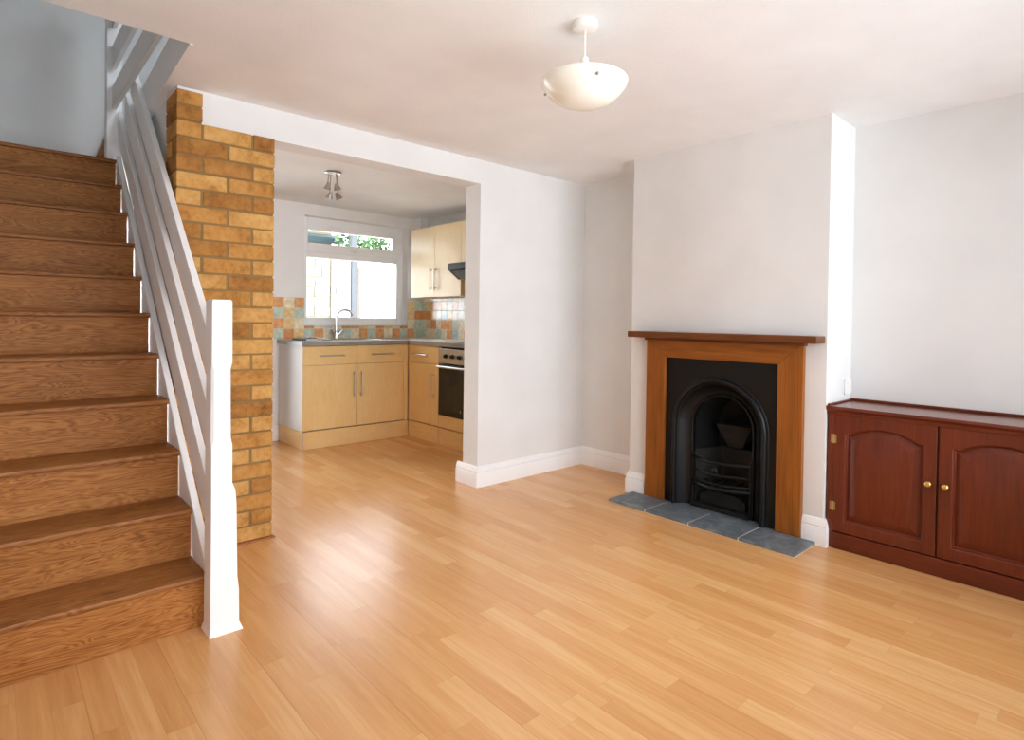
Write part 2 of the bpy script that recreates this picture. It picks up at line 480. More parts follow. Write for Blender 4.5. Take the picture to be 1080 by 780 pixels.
struct('window_pane', B(ga, gb, wy+.01, wy+.016, gc, gd), M['glass'], parent=w1)
struct('window_pane', B(2.386, 3.419, wy+.03, wy+.036, 1.182, 1.79), M['glass'], parent=w1)
struct('window_sill', B(KW[0]-.0, KW[1], YK-.012, wy-.001, KW[2]+.0005, KW[2]+.018), M['upvc'], parent=w1, bevel=.004)

# ------------------------------------------------------------------ brick pillar
bm = new_bm(); bj = new_bm()
px0, px1, py0, py1 = .672, 1.137, 3.177, 3.402
ch = .0818
jt = .010
def brick(x0, x1, y0, y1, z0, z1):
    j = lambda: random.uniform(-.0015, .0015)
    mi = random.choices((0, 1, 2), (5, 4, 2))[0]
    box(bm, x0+abs(j()), x1-abs(j()), y0+j(), y1-abs(j()), z0+j(), z1+j(), mi)
n = 26
hw = (px1-px0-jt)/2
for i in range(n):
    z0 = i*ch + jt; z1 = (i+1)*ch
    if i % 2 == 0:
        cuts = [(px0, px0+hw), (px0+hw+jt, px1)]
        depth = [(py0, py0+.1065), (py0+.1185, py1)]
    else:
        q = (hw-jt)/2
        cuts = [(px0, px0+q), (px0+q+jt, px0+q+jt+hw), (px0+q+2*jt+hw, px1)]
        depth = [(py0, py1)]
    for a, b in cuts:
        for c, d in depth: brick(a, b, c, d, z0, z1)
for k in range(2):
    z0 = n*ch + k*ch*.9 + jt*.8; z1 = n*ch + (k+1)*ch*.9
    brick(px0, .788, py0, py1, z0, z1)
box(bj, px0+.005, px1-.005, py0+.005, py1-.005, 0, n*ch-.002)
box(bj, px0+.005, .783, py0+.005, py1-.005, n*ch-.002, n*ch+2*ch*.9-.003)
pil = struct('pillar', bj, M['mortar'], 'yellow brick pillar standing behind the stair newel post', cat='pillar')
o = obj('brickwork', bm, BR, pil, bevel=.0035, seg=2)

struct('trim_3', sweep(new_bm(), [(px0-.002, py0), (px1, py0), (px1, py1)], [(0, 0), (.014, 0), (.012, .008), (.006, .013), (0, .014)]), M['mantel_y'], 'thin wooden floor bead round the foot of the brick pillar', cat='trim')

# ------------------------------------------------------------------ staircase
st = thing('staircase', 'brown oak effect staircase with solid risers climbing away on the left', 'staircase', (0, 2.43, 0))
TX1 = .622
for i in range(11):
    z = (i+1)*RISE; y = Y0+i*GO
    ye = Y0+(i+1)*GO+.02 if i < 10 else 5.345
    pts = [(ye, z), (y+.006, z), (y+.002, z-.002), (y, z-.006), (y, z-.016), (y+.002, z-.020), (y+.006, z-.022), (ye, z-.022)]
    obj('tread', prism(new_bm(), pts, 'x', XL+.002, TX1), M['tread'], st, smooth=35)
    obj('riser', B(XL+.002, TX1-.002, y+.018, y+.036, i*RISE+(.001 if i == 0 else 0), z-.022), M['stair_r'], st, bevel=.001)
# dark skirting where the stairs turn at the top
obj('wall_string', prism(new_bm(), [(.535, 2.195), (.68, 2.195), (.68, 2.56), (.667, 2.55), (.60, 2.36)], 'y', 5.30, 5.345), M['tread'], st)

# ------------------------------------------------------------------ banister
bn = thing('stair_banister', 'white painted banister with newel post and three wide sloping rails', 'banister', (.645, 2.375, 0))
SL = .9275
def slope_board(name, ztop, hgt, x0, x1, ya, yb, m=M['rail']):
    def z(y): return ztop + SL*(y-Y0)
    return obj(name, prism(new_bm(), [(ya, z(ya)), (yb, z(yb)), (yb, z(yb)-hgt), (ya, max(.0, z(ya)-hgt))], 'x', x0, x1), m, bn, bevel=.0025)
slope_board('string_board', .197, .30, .624, .652, 2.415, 4.60)
slope_board('rail', .502, .175, .630, .656, 2.40, 4.58)
slope_board('rail', .800, .175, .630, .656, 2.40, 4.32)
slope_board('handrail', 1.082, .172, .630, .657, 2.40, 4.12)
def zs(y): return .197+SL*(y-Y0)-.29
obj('spandrel_panel', prism(new_bm(), [(2.56, .0), (4.6, .0), (4.6, zs(4.6)), (2.56, zs(2.56))], 'x', .630, .645), M['rail'], bn)
# newel post: stacked square sections with stopped chamfers
def sec(z, x0, x1, y0, y1, c):
    return [(x0+c, y0, z), (x1-c, y0, z), (x1, y0+c, z), (x1, y1-c, z), (x1-c, y1, z), (x0+c, y1, z), (x0, y1-c, z), (x0, y0+c, z)]
e = .0015
secs = [sec(0, .605, .724, 2.316, 2.428, e), sec(.012, .608, .719, 2.321, 2.426, e), sec(.028, .611, .713, 2.328, 2.416, e), sec(.15, .611, .712, 2.33, 2.416, e),
        sec(.20, .612, .706, 2.33, 2.416, e), sec(.48, .613, .701, 2.33, 2.416, e), sec(.53, .613, .697, 2.33, 2.416, e), sec(.56, .613, .686, 2.332, 2.416, e),
        sec(.70, .613, .686, 2.332, 2.416, e), sec(.73, .613, .6825, 2.333, 2.416, .009), sec(.985, .613, .6805, 2.333, 2.416, .009),
        sec(1.015, .613, .684, 2.332, 2.416, e), sec(1.238, .613, .683, 2.332, 2.416, e), sec(1.246, .617, .679, 2.336, 2.416, e)]
obj('newel_post', loft(new_bm(), secs, True, True, True), M['rail'], bn)
# landing rails above the stairwell edge
obj('landing_post', B(.574, .66, 4.61, 4.70, 11*RISE+.0005, 3.35), M['rail'], bn, bevel=.003)
obj('landing_post', B(.602, .68, 2.52, 2.60, 2.487, 3.35), M['rail'], bn, bevel=.003)
for z0 in (2.524, 2.787, 3.05):
    obj('landing_rail', B(.602, .627, 2.58, 4.62, z0, z0+.147), M['rail'], bn, bevel=.0025)

# ------------------------------------------------------------------ fireplace
YC = 1.803
mp = thing('mantelpiece', 'orange stained pine mantelpiece with a plain darker shelf around the fireplace', 'mantelpiece', (3.29, YC, 0))
mx0, mx1 = 3.285, XB-.0005
oy0, oy1, iy0, iy1, mz, iz = YC-.502, YC+.508, 1.438, 2.168, 1.080, .955
def mitre(pts, name, mat):
    bm = prism(new_bm(), pts, 'x', mx0, mx1)
    return obj(name, bm, mat, mp, bevel=.003)
mitre([(oy1, .021), (oy1, mz), (iy1, iz), (iy1, .021)], 'jamb', M['mantel_z'])
mitre([(oy0, .021), (iy0, .021), (iy0, iz), (oy0, mz)], 'jamb', M['mantel_z'])
mitre([(oy0, mz), (iy0, iz), (iy1, iz), (oy1, mz)], 'lintel', M['mantel_y'])
obj('mantel_shelf', B(3.195, mx1, YC-.600, YC+.600, mz+.0005, 1.119), M['shelf'], mp, bevel=.003)
obj('cornice_strip', B(3.272, mx1, YC-.512, YC+.518, mz-.018, mz), M['shelf'], mp, bevel=.004)

fi = thing('fireplace_insert', 'black cast iron arched fireplace inset in the chimney breast', 'fireplace', (3.3, YC, .02))
ZS = .537
NA = 28
def arch(r, x, zb=.021, zs=ZS):
    P = [(x, YC+r, zb + (zs-zb)*k/6) for k in range(6)]
    P += [(x, YC+r*math.cos(PI*k/NA), zs+r*math.sin(PI*k/NA)) for k in range(NA+1)]
    P += [(x, YC-r, zs - (zs-zb)*(k+1)/6) for k in range(6)]
    return P
# face plate: rectangle outside, arch inside
def rect_like(P, x, y0, y1, z0, z1):
    out = []
    for (_, y, z) in P:
        if z <= ZS: out.append((x, y1 if y > YC else y0, z)); continue
        dy, dz = y-YC, z-ZS
        t = min(((y1-YC) if dy > 0 else (YC-y0))/max(abs(dy), 1e-6), (z1-ZS)/max(dz, 1e-6))
        out.append((x, YC+dy*t, ZS+dz*t))
    for cy_, cz_ in ((y1, z1), (y0, z1)):
        k = min(range(len(out)), key=lambda i: (out[i][1]-cy_)**2+(out[i][2]-cz_)**2)
        out[k] = (x, cy_, cz_)
    return out
A = arch(.306, 3.306)
bm = loft(new_bm(), [rect_like(A, 3.316, 1.4385, 2.1675, .021, .9545), rect_like(A, 3.306, 1.4385, 2.1675, .021, .9545), A, arch(.306, 3.316)], closed=False)
obj('face_plate', bm, M['iron'], fi, smooth=30)
prof = [(.318, 3.3065), (.316, 3.302), (.309, 3.301), (.308, 3.295), (.305, 3.286), (.299, 3.280), (.292, 3.279), (.285, 3.282), (.281, 3.289), (.280, 3.298), (.275, 3.300), (.270, 3.303), (.268, 3.309)]
obj('arch_moulding', loft(new_bm(), [arch(r, x) for r, x in prof], closed=False), M['iron'], fi, smooth=60)
prof = [(.268, 3.309), (.258, 3.322), (.240, 3.342), (.218, 3.358), (.208, 3.362)]
obj('arch_splay', loft(new_bm(), [arch(r, x) for r, x in prof], closed=False), M['iron'], fi, smooth=60)
prof = [(.209, 3.363), (.208, 3.356), (.204, 3.351), (.199, 3.350), (.195, 3.353), (.193, 3.360), (.193, 3.385)]
obj('inner_bead', loft(new_bm(), [arch(r, x) for r, x in prof], closed=False), M['iron'], fi, smooth=60)
# firebox
bm = loft(new_bm(), [arch(.193, 3.385), arch(.19, 3.45), arch(.15, 3.60), arch(.02, 3.66)], closed=False)
box(bm, 3.655, 3.67, YC-.1, YC+.1, .021, .70)
obj('firebox', bm, M['iron_in'], fi, smooth=40)
bm = new_bm()
prism(bm, [(3.385, YC+.19), (3.55, YC+.105), (3.56, YC+.13), (3.40, YC+.205)], 'z', .03, .375)
prism(bm, [(3.385, YC-.19), (3.55, YC-.105), (3.56, YC-.13), (3.40, YC-.205)], 'z', .03, .375)
box(bm, 3.545, 3.58, YC-.12, YC+.12, .03, .385)
obj('fire_back', bm, M['fireclay'], fi, bevel=.006)
bm = loft(new_bm(), [[(3.53, YC-.045, .39), (3.53, YC+.045, .39), (3.56, YC+.045, .39), (3.56, YC-.045, .39)],
                     [(3.50, YC-.115, .52), (3.50, YC+.115, .52), (3.60, YC+.115, .52), (3.60, YC-.115, .52)],
                     [(3.50, YC-.115, .535), (3.50, YC+.115, .535), (3.60, YC+.115, .535), (3.60, YC-.115, .535)]], True, True, True)
obj('smoke_hood', bm, M['fireclay'], fi, bevel=.004)
bm = new_bm()
prism(bm, [(3.33, YC-.19), (3.58, YC-.12), (3.58, YC+.12), (3.33, YC+.19)], 'z', .0205, .045)
obj('ash_base', bm, M['iron_in'], fi)
# grate: bowed bars between two uprights
def bow(z, rr, fwd=.075, half=.188):
    return tube(new_bm(), [(3.352 - fwd*math.cos(PI/2*u) , YC+half*u, z) for u in [k/10 for k in range(-10, 11)]], rr, 10)
gr = obj('fire_grate', tube(new_bm(), [(3.352, YC+.188, .021), (3.352, YC+.188, .36)], .0075), M['iron'], fi, smooth=60)
obj('grate_post', tube(new_bm(), [(3.352, YC-.188, .021), (3.352, YC-.188, .36)], .0075), M['iron'], gr, smooth=60)
for z, rr in ((.335, .009), (.262, .0075), (.178, .012)):
    obj('grate_bar', bow(z, rr), M['iron'], gr, smooth=60)
obj('grate_bar', bow(.205, .0065), M['iron'], gr, smooth=60)
bm = new_bm()
for k in range(7):
    y = YC-.15+.05*k
    box(bm, 3.33, 3.54, y-.006, y+.006, .165, .180)
obj('grate_floor', bm, M['iron_in'], gr, bevel=.002)
bm = lathe(new_bm(), YC+.01, .285, [(0, 3.283), (.017, 3.284), (.022, 3.289), (.022, 3.292), (.008, 3.296), (0, 3.297)], 16, 'x')
obj('grate_boss', bm, M['iron'], gr, smooth=50)
prof = [(.150, 3.372), (.150, 3.366), (.05, 3.362)]
bm = prism(new_bm(), [(YC-.15, .05), (YC+.15, .05), (YC+.15, .10), (YC+.09, .13), (YC-.09, .13), (YC-.15, .10)], 'x', 3.37, 3.38)
obj('ash_door', bm, M['iron_in'], fi, bevel=.004)

# hearth of four slate tiles
bm = new_bm()
hx0, hx1 = 3.033, 3.40
hy = [1.222, 1.525, 1.83, 2.13, 2.418]
for a, b in zip(hy[:-1], hy[1:]):
    a += .004; b -= .004
    x1 = hx1 if (a > 1.45 and b < 2.16) else XB-.022
    if a < 1.4: prism(bm, [(hx0, a), (3.296, a), (3.296, 1.437), (hx1, 1.437), (hx1, b), (hx0, b)], 'z', .004, .020)
    elif b > 2.2: prism(bm, [(hx0, a), (hx1, a), (hx1, 2.166), (3.296, 2.166), (3.296, b), (hx0, b)], 'z', .004, .020)
    else: box(bm, hx0, hx1, a, b, .004, .020)
he = thing('hearth', 'grey slate tiled hearth laid on the floor before the fireplace', 'hearth', (3.15, 1.82, 0))
obj('slate_tile', bm, M['slate'], he, bevel=.0025)
obj('grout_bed', B(hx0+.003, 3.294, hy[0]+.005, hy[-1]-.005, .0005, .0165), M['grout'], he)

# ------------------------------------------------------------------ mahogany cupboard
cu = thing('alcove_cupboard', 'low dark red mahogany cupboard in the alcove right of the fireplace', 'cupboard', (3.45, .69, 0))
cx, cy0, cy1, ctop = 3.335, .20, 1.188, .751
bm = new_bm()
box(bm, cx+.02, XR-.002, cy0+.02, cy1-.018, .09, ctop-.025)
obj('carcass', bm, M['mahog_z'], cu)
bm = new_bm()
for ya, yb, yc_, yd in ((cy1-.034, cy1-.002, cy1-.018, cy1-.002), (cy0+.002, cy0+.034, cy0+.002, cy0+.02)):
    bm = prism(new_bm(), [(cx, ya), (cx, yb), (XR-.002, yb), (XR-.002, yc_), (cx+.02, yc_), (cx+.02, ya)] if yb > .7 else
               [(cx, yb), (cx, ya), (XR-.002, ya), (XR-.002, yd), (cx+.02, yd), (cx+.02, yb)], 'z', .087, ctop-.041)
    obj('side_panel', bm, M['mahog_z'], cu, bevel=.002)
obj('plinth', B(cx-.002, XR-.01, cy0+.002, cy1-.001, .001, .086), M['mahog_y'], cu, bevel=.003)
pts = [(XR-.002, ctop), (cx-.014, ctop), (cx-.018, ctop-.004), (cx-.018, ctop-.012), (cx-.012, ctop-.020), (cx-.006, ctop-.024), (cx-.004, ctop-.040), (cx+.02, ctop-.040), (XR-.002, ctop-.025)]
bm = prism(new_bm(), pts, 'y', cy0, cy1+.004)
obj('top', bm, M['mahog_top'], cu, smooth=30)
bm = prism(new_bm(), [(cx-.014, ctop+.0005), (cx-.018, ctop-.004), (cx-.019, ctop-.012), (cx-.012, ctop-.021), (cx-.006, ctop-.025), (cx-.0045, ctop-.041), (cx-.001, ctop-.041), (cx-.001, ctop+.0005)], 'y', cy0-.001, cy1+.0045)
obj('top_moulding', bm, M['mahog_y'], cu, smooth=40)
bm = new_bm()
box(bm, XR-.016, XR-.002, cy0, cy1+.004, ctop+.0004, ctop+.014); box(bm, cx+.0, XR-.016, cy1-.008, cy1+.004, ctop+.0004, ctop+.010)
obj('back_lip', bm, M['mahog_y'], cu, bevel=.004)
def ring(x, y0, y1, z0, z1, rise, sh=.0):
    """closed loop (y1 is the photo's left): bottom, side, arched top, side"""
    n = 14; L = []
    for k in range(n): L.append((x, y0+(y1-y0)*k/n, z0))
    for k in range(n): L.append((x, y1, z0+(z1-rise-z0)*k/n))
    for k in range(n):
        u = k/n; w = abs(2*u-1)
        q = .0 if w > .86 else math.sqrt(max(0, 1-(w/.86)**2*.75)) - .5
        L.append((x, y1+(y0-y1)*u, z1-rise+rise*(q/.5)))
    for k in range(n): L.append((x, y0, z1-rise+(z0-z1+rise)*k/n))
    return L
def cup_door(y0, y1, knob_y, hinge_y, dlabel):
    z0, z1 = .092, .709
    x = cx-.001
    s, tp, bt = .050, .052, .055
    def flat(xx, d=0): return ring(xx, y0+d, y1-d, z0+d, z1-d, 0)
    loops = [flat(x+.019), flat(x+.0015), flat(x, .0015),
             ring(x, y0+s, y1-s, z0+bt, z1-tp, .045), ring(x+.003, y0+s+.004, y1-s-.004, z0+bt+.004, z1-tp-.004, .045),
             ring(x+.014, y0+s+.008, y1-s-.008, z0+bt+.008, z1-tp-.008, .045), ring(x+.017, y0+s+.012, y1-s-.012, z0+bt+.012, z1-tp-.012, .045),
             ring(x+.004, y0+s+.046, y1-s-.046, z0+bt+.046, z1-tp-.040, .045), ring(x+.0025, y0+s+.050, y1-s-.050, z0+bt+.050, z1-tp-.044, .045)]
    d = obj('door', loft(new_bm(), loops, True, True, True), M['mahog_z'], cu, smooth=22)
    kx = x
    k = lathe(new_bm(), knob_y, .432, [(.011, kx-.0005), (.011, kx-.003), (.006, kx-.005), (.006, kx-.010), (.011, kx-.013), (.0145, kx-.018), (.0145, kx-.022), (.011, kx-.027), (.004, kx-.029), (0, kx-.029)], 20, 'x')
    obj('knob', k, M['brass'], d, smooth=50, label='round brass knob')
    for hz in (.580, .225):
        bm = new_bm()
        s2 = 1 if hinge_y > .69 else -1
        box(bm, x-.0025, x-.0003, hinge_y-.014, hinge_y-.003, hz-.022, hz+.022)
        box(bm, x-.0025, x-.0003, hinge_y+.003, hinge_y+.014, hz-.022, hz+.022)
        lathe(bm, x-.003, hinge_y, [(.0038, hz-.024), (.0038, hz+.024)], 10)
        obj('hinge', bm, M['aged_brass'], d, label='brass butt hinge')
cup_door(.706, 1.155, .735, 1.157, None)
cup_door(.236, .696, .668, .234, None)

# ------------------------------------------------------------------ pendant lamp
LX, LY = 1.6645, 1.4688
pd = thing('pendant_lamp', 'cream frosted glass bowl pendant lamp hanging from the living room ceiling', 'lamp', (LX, LY, H))
obj('ceiling_rose', lathe(new_bm(), LX, LY, [(.047, H-.0005), (.048, H-.012), (.0475, H-.018), (.044, H-.026), (.030, H-.030), (.006, H-.031), (0, H-.031)]), M['cream_plastic'], pd, smooth=40)
obj('drop_rod', tube(new_bm(), [(LX, LY, H-.029), (LX, LY, 2.14)], .0036), M['cream_plastic'], pd, smooth=60)
obj('lamp_holder', lathe(new_bm(), LX, LY, [(.006, 2.172), (.014, 2.168), (.0165, 2.158), (.014, 2.147), (.011, 2.142), (.011, 2.10), (0, 2.10)]), M['cream_plastic'], pd, smooth=40)
bowl = [(.0, 1.984), (.03, 1.9855), (.06, 1.991), (.09, 2.002), (.115, 2.017), (.137, 2.037), (.151, 2.056), (.159, 2.069), (.1615, 2.078), (.1605, 2.084), (.155, 2.087), (.152, 2.088), (.1505, 2.093), (.146, 2.096), (.141, 2.0965), (.139, 2.100), (.134, 2.103), (.11, 2.110), (.08, 2.117), (.05, 2.122), (.015, 2.125), (.0, 2.125)]
bowl = [(q, z if z < 2.08 else 2.08+(z-2.08)*.62) for q, z in bowl]
obj('glass_shade', lathe(new_bm(), LX, LY, bowl, 64), M['frosted'], pd, smooth=28)
cam_dir = math.atan2(-LY, -LX)
for a in (cam_dir+.30, cam_dir+.30-2*PI/3, cam_dir+.30+2*PI/3):
    p = Vector((LX+.1485*math.cos(a), LY+.1485*math.sin(a), 2.052)); d = Vector((math.cos(a), math.sin(a), -.45)).normalized()
    obj('shade_bolt', tube(new_bm(), [p-d*.004, p+d*.003, p+d*.005, p+d*.009], [.004, .004, .006, .003], 12), M['nickel'], pd, smooth=60, label='small dark metal bolt head')

# ------------------------------------------------------------------ kitchen units
def bar_handle(parent, p0, p1, out, r=.006):
    """bar between p0 and p1 standing off along out"""
    p0, p1, out = Vector(p0), Vector(p1), Vector(out)
    d = (p1-p0).normalized()
    bm = tube(new_bm(), [p0+out*.03, p1+out*.03], r)
    for q in (p0+d*.022, p1-d*.022): tube(bm, [q+out*.001, q+out*.031], r*.8, 8)
    return obj('handle', bm, M['steel'], parent, smooth=60, label='brushed steel bar handle')
FY = 5.072
OUTY = (0, -1, 0); OUTX = (-1, 0, 0)
c1 = thing('base_cabinet', 'wide beech sink cabinet with two drawers and two doors below the window', 'cabinet', (2.6, 5.35, 0))
obj('carcass', B(2.088, 3.13, FY+.02, YK-.03, .165, .80), M['gable'], c1)
obj('end_panel', B(2.070, 2.087, FY+.002, YK-.02, .165, .925), M['gable'], c1, bevel=.001, label='plain grey white end panel')
for x0, x1, h0, h1, hx in ((2.072, 2.586, 2.220, 2.457, 2.556), (2.591, 3.098, 2.733, 2.970, 2.630)):
    d = obj('drawer', B(x0, x1, FY, FY+.019, .754, .921), M['beech_h'], c1, bevel=.0015)
    bar_handle(d, (h0, FY, .836), (h1, FY, .836), OUTY)
    d = obj('door', B(x0, x1, FY, FY+.019, .170, .750), M['beech_z'], c1, bevel=.0015)
    bar_handle(d, (hx, FY, .443), (hx, FY, .683), OUTY)
obj('corner_post', B(3.101, 3.150, FY+.002, FY+.02, .165, .922), M['beech_z'], c1, bevel=.001)
bm = new_bm(); box(bm, 2.074, 3.158, FY+.006, FY+.022, .001, .160); box(bm, 2.074, 2.09, FY+.022, YK-.03, .001, .160)
obj('plinth', bm, M['beech_h'], c1, bevel=.0015)
obj('plinth_corner', B(2.069, 2.079, FY+.001, FY+.011, .001, .160), M['steel'], c1, bevel=.001, label='thin metal corner strip')

FX = 3.154
c2 = thing('base_cabinet', 'narrow beech cabinet with one drawer and one door beside the oven', 'cabinet', (3.4, 4.8, 0))
obj('carcass', B(FX+.02, XR-.004, 4.545, 5.06, .165, .922), M['gable'], c2)
d = obj('drawer', B(FX, FX+.019, 4.547, 5.040, .754, .921), M['beech_h'], c2, bevel=.0015)
bar_handle(d, (FX, 4.715, .832), (FX, 4.965, .832), OUTX)
d = obj('door', B(FX, FX+.019, 4.547, 5.040, .170, .750), M['beech_z'], c2, bevel=.0015)
bar_handle(d, (FX, 4.612, .436), (FX, 4.612, .672), OUTX)
obj('corner_post', B(FX+.002, FX+.02, 5.043, 5.070, .165, .922), M['beech_z'], c2, bevel=.001)
obj('plinth', B(FX+.006, FX+.022, 4.545, 5.076, .001, .160), M['beech_h'], c2, bevel=.0015)

OY0, OY1 = 3.945, 4.540
oh = thing('oven_housing', 'beech housing panel and plinth beneath the built-in oven', 'cabinet', (3.4, 4.24, 0))
obj('lower_panel', B(FX, FX+.019, OY0, OY1, .170, .282), M['beech_h'], oh, bevel=.0015)
obj('plinth', B(FX+.006, FX+.022, OY0, OY1, .001, .160), M['beech_h'], oh, bevel=.0015)
ov = thing('built_in_oven', 'built-in oven with steel control panel and black glass door under the hob', 'oven', (3.4, 4.24, .285))
obj('body', B(FX+.022, XR-.06, OY0+.02, OY1-.006, .286, .918), M['black_plastic'], ov)
obj('control_panel', B(FX-.004, FX+.02, OY0+.003, OY1-.003, .772, .905), M['steel'], ov, bevel=.002)
for ky in (4.42, 4.315, 4.21, 4.105):
    k = lathe(new_bm(), ky, .838, [(.022, FX-.0045), (.022, FX-.008), (.017, FX-.010), (.015, FX-.028), (.012, FX-.030), (0, FX-.030)], 20, 'x')
    box(k, FX-.034, FX-.028, ky-.0035, ky+.0035, .822, .854)
    obj('knob', k, M['black_plastic'], ov, smooth=40, label='dark round control knob')
d = obj('oven_door', B(FX-.003, FX+.02, OY0+.003, OY1-.003, .287, .768), M['black_glass'], ov, bevel=.003)
obj('window_glass', B(FX-.0045, FX-.0032, OY0+.10, OY1-.11, .40, .66), M['oven_window'], d, bevel=.0005)
bm = tube(new_bm(), [(FX-.032, OY0+.02, .738), (FX-.032, OY1-.02, .738)], .011)
for y in (OY0+.05, OY1-.05): tube(bm, [(FX-.004, y, .738), (FX-.03, y, .738)], .007, 8)
obj('handle', bm, M['steel'], d, smooth=60)
# small door emblem
obj('emblem', B(FX-.0042, FX-.003, 4.185, 4.20, .342, .357), M['steel'], d)

# worktop (L shaped, cut out for the sink)
SX0, SX1, SY0, SY1 = 2.44, 2.86, 5.17, 5.52
wz0, wz1 = .9265, .968
bm = new_bm()
WX0, WFY, WFX = 2.058, 5.050, 3.132
for a in ((WX0, SX0, WFY, YK-.002), (SX1, XR-.002, WFY, YK-.002), (SX0, SX1, WFY, SY0), (SX0, SX1, SY1, YK-.002), (WFX, XR-.002, OY0, WFY)):
    box(bm, a[0], a[1], a[2], a[3], wz0, wz1)
bmesh.ops.remove_doubles(bm, verts=bm.verts, dist=.0001)
wt = solo('worktop', bm, M['worktop'], 'grey speckled L-shaped worktop running under the window and over the oven', 'worktop', loc=(2.6, 5.35, wz0))
bm = new_bm()
box(bm, WX0-.001, WFX+.001, WFY-.0025, WFY-.0002, wz0, wz1-.003); box(bm, WFX-.0025, WFX-.0002, OY0, WFY, wz0, wz1-.003); box(bm, WX0-.0025, WX0-.0002, WFY-.002, YK-.002, wz0, wz1-.003)
obj('edging', bm, M['worktop_edge'], wt)
# sink
sk = thing('kitchen_sink', 'stainless steel inset sink below the kitchen window', 'sink', (2.65, 5.35, wz1))
bm = new_bm()
def rr_loop(x0, x1, y0, y1, z, r, n=6):
    L = []
    for (cx_, cy_, a0) in ((x1-r, y1-r, 0), (x0+r, y1-r, PI/2), (x0+r, y0+r, PI), (x1-r, y0+r, 1.5*PI)):
        for k in range(n+1):
            a = a0+PI/2*k/n
            L.append((cx_+r*math.cos(a), cy_+r*math.sin(a), z))
    return L
loft(bm, [rr_loop(SX0-.03, SX1+.03, SY0-.03, SY1+.03, wz1+.0005, .03), rr_loop(SX0-.028, SX1+.028, SY0-.028, SY1+.028, wz1+.005, .03),
          rr_loop(SX0+.01, SX1-.01, SY0+.01, SY1-.01, wz1+.004, .04), rr_loop(SX0+.018, SX1-.018, SY0+.018, SY1-.018, wz1-.02, .05),
          rr_loop(SX0+.03, SX1-.03, SY0+.03, SY1-.03, wz1-.14, .06), rr_loop(SX0+.06, SX1-.06, SY0+.06, SY1-.06, wz1-.15, .05)], True, False, True)
obj('bowl', bm, M['steel'], sk, smooth=50)
bm = new_bm()
loft(bm, [rr_loop(2.895, 3.30, SY0-.03, SY1+.03, wz1+.0005, .03), rr_loop(2.897, 3.298, SY0-.028, SY1+.028, wz1+.005, .03), rr_loop(2.92, 3.275, SY0, SY1, wz1+.003, .02)], True, False, True)
for k in range(8): box(bm, 2.94, 3.25, SY0+.03+.038*k, SY0+.038+.038*k, wz1+.003, wz1+.0065)
obj('draining_board', bm, M['steel'], sk, smooth=50)
# tap
TX, TY = 2.622, 5.585
tp = thing('mixer_tap', 'chrome swan neck mixer tap with two cross handles behind the sink', 'tap', (TX, TY, wz1))
obj('tap_base', lathe(new_bm(), TX, TY, [(.028, wz1+.0008), (.028, wz1+.010), (.020, wz1+.016), (.017, wz1+.05), (.019, wz1+.066), (.014, wz1+.08), (0, wz1+.08)], 24), M['chrome'], tp, smooth=45)
rad = .088; zc = 1.262-rad
nk = [(TX, TY, wz1+.07), (TX, TY, 1.08)] + [(TX+rad-rad*math.cos(PI*k/14*.94), TY-.02*k/14, zc+rad*math.sin(PI*k/14*.94)) for k in range(15)]
obj('spout', tube(new_bm(), nk, .0095, 12), M['chrome'], tp, smooth=60)
for s in (-1, 1):
    bm = tube(new_bm(), [(TX+s*.012, TY, wz1+.035), (TX+s*.05, TY-.006, wz1+.075)], [.011, .013], 12)
    hc = Vector((TX+s*.055, TY-.007, wz1+.081)); ax = Vector((s*.62, -.1, .75)).normalized()
    u = ax.cross(Vector((0, 1, 0))).normalized(); v = ax.cross(u)
    for w in (u, v): tube(bm, [hc-w*.028, hc+w*.028], .006, 8)
    tube(bm, [hc-ax*.008, hc+ax*.012], .010, 10)
    obj('cross_handle', bm, M['chrome'], tp, smooth=60)
# hob
hb = thing('ceramic_hob', 'thin black glass hob set in the worktop above the oven', 'hob', (3.42, 4.22, wz1))
obj('glass_top', B(3.19, 3.64, 3.96, 4.50, wz1+.0006, wz1+.006), M['black_glass'], hb, bevel=.002)
bm = new_bm()
for x, y, r in ((3.32, 4.36, .075), (3.32, 4.10, .09), (3.53, 4.36, .09), (3.53, 4.10, .075)):
    loft(bm, [[(x+q*math.cos(2*PI*k/32), y+q*math.sin(2*PI*k/32), wz1+.0064) for k in range(32)] for q in (r, r-.003)], True)
obj('ring_markings', bm, M['filter'], hb)

# papers left on the worktop
bk = thing('booklet', 'dark covered booklet lying on the left end of the worktop', 'booklet', (2.19, 5.30, wz1))
M_b = Matrix.Rotation(.25, 4, 'Z')
bm = B(-.075, .105, -.10, .10, .0006, .003); box(bm, -.075, .105, -.10, .10, .016, .0185); box(bm, -.077, -.0745, -.10, .10, .0006, .0185)
bm.transform(Matrix.Translation((2.19, 5.29, wz1)) @ M_b); obj('cover', bm, M['dark_cover'], bk, bevel=.0008)
bm = B(-.072, .102, -.097, .097, .0032, .0158)
bm.transform(Matrix.Translation((2.19, 5.29, wz1)) @ M_b); obj('pages', bm, M['paper'], bk)
bm = new_bm()
NP = 12
top = []
loops = []
for t_ in (0, .0015):
    pass
for k in range(NP+1):
    u = k/NP; x = -.10+.24*u; z = .0195 + .020*math.exp(-((u-.18)/.16)**2) - .0165*max(0, (u-.55)/.45)**1.2
    loops.append([(x, -.085, z), (x, .085, z+.004), (x, .085, z+.0065), (x, -.085, z+.0025)])
loft(bm, loops, True, True, True)
bm.transform(Matrix.Translation((2.275, 5.27, wz1)) @ Matrix.Rotation(-.15, 4, 'Z'))
solo('paper_stack', bm, M['paper'], 'curled white papers lying on the dark booklet on the worktop', 'paper', loc=(2.275, 5.27, wz1+.019), smooth=50)

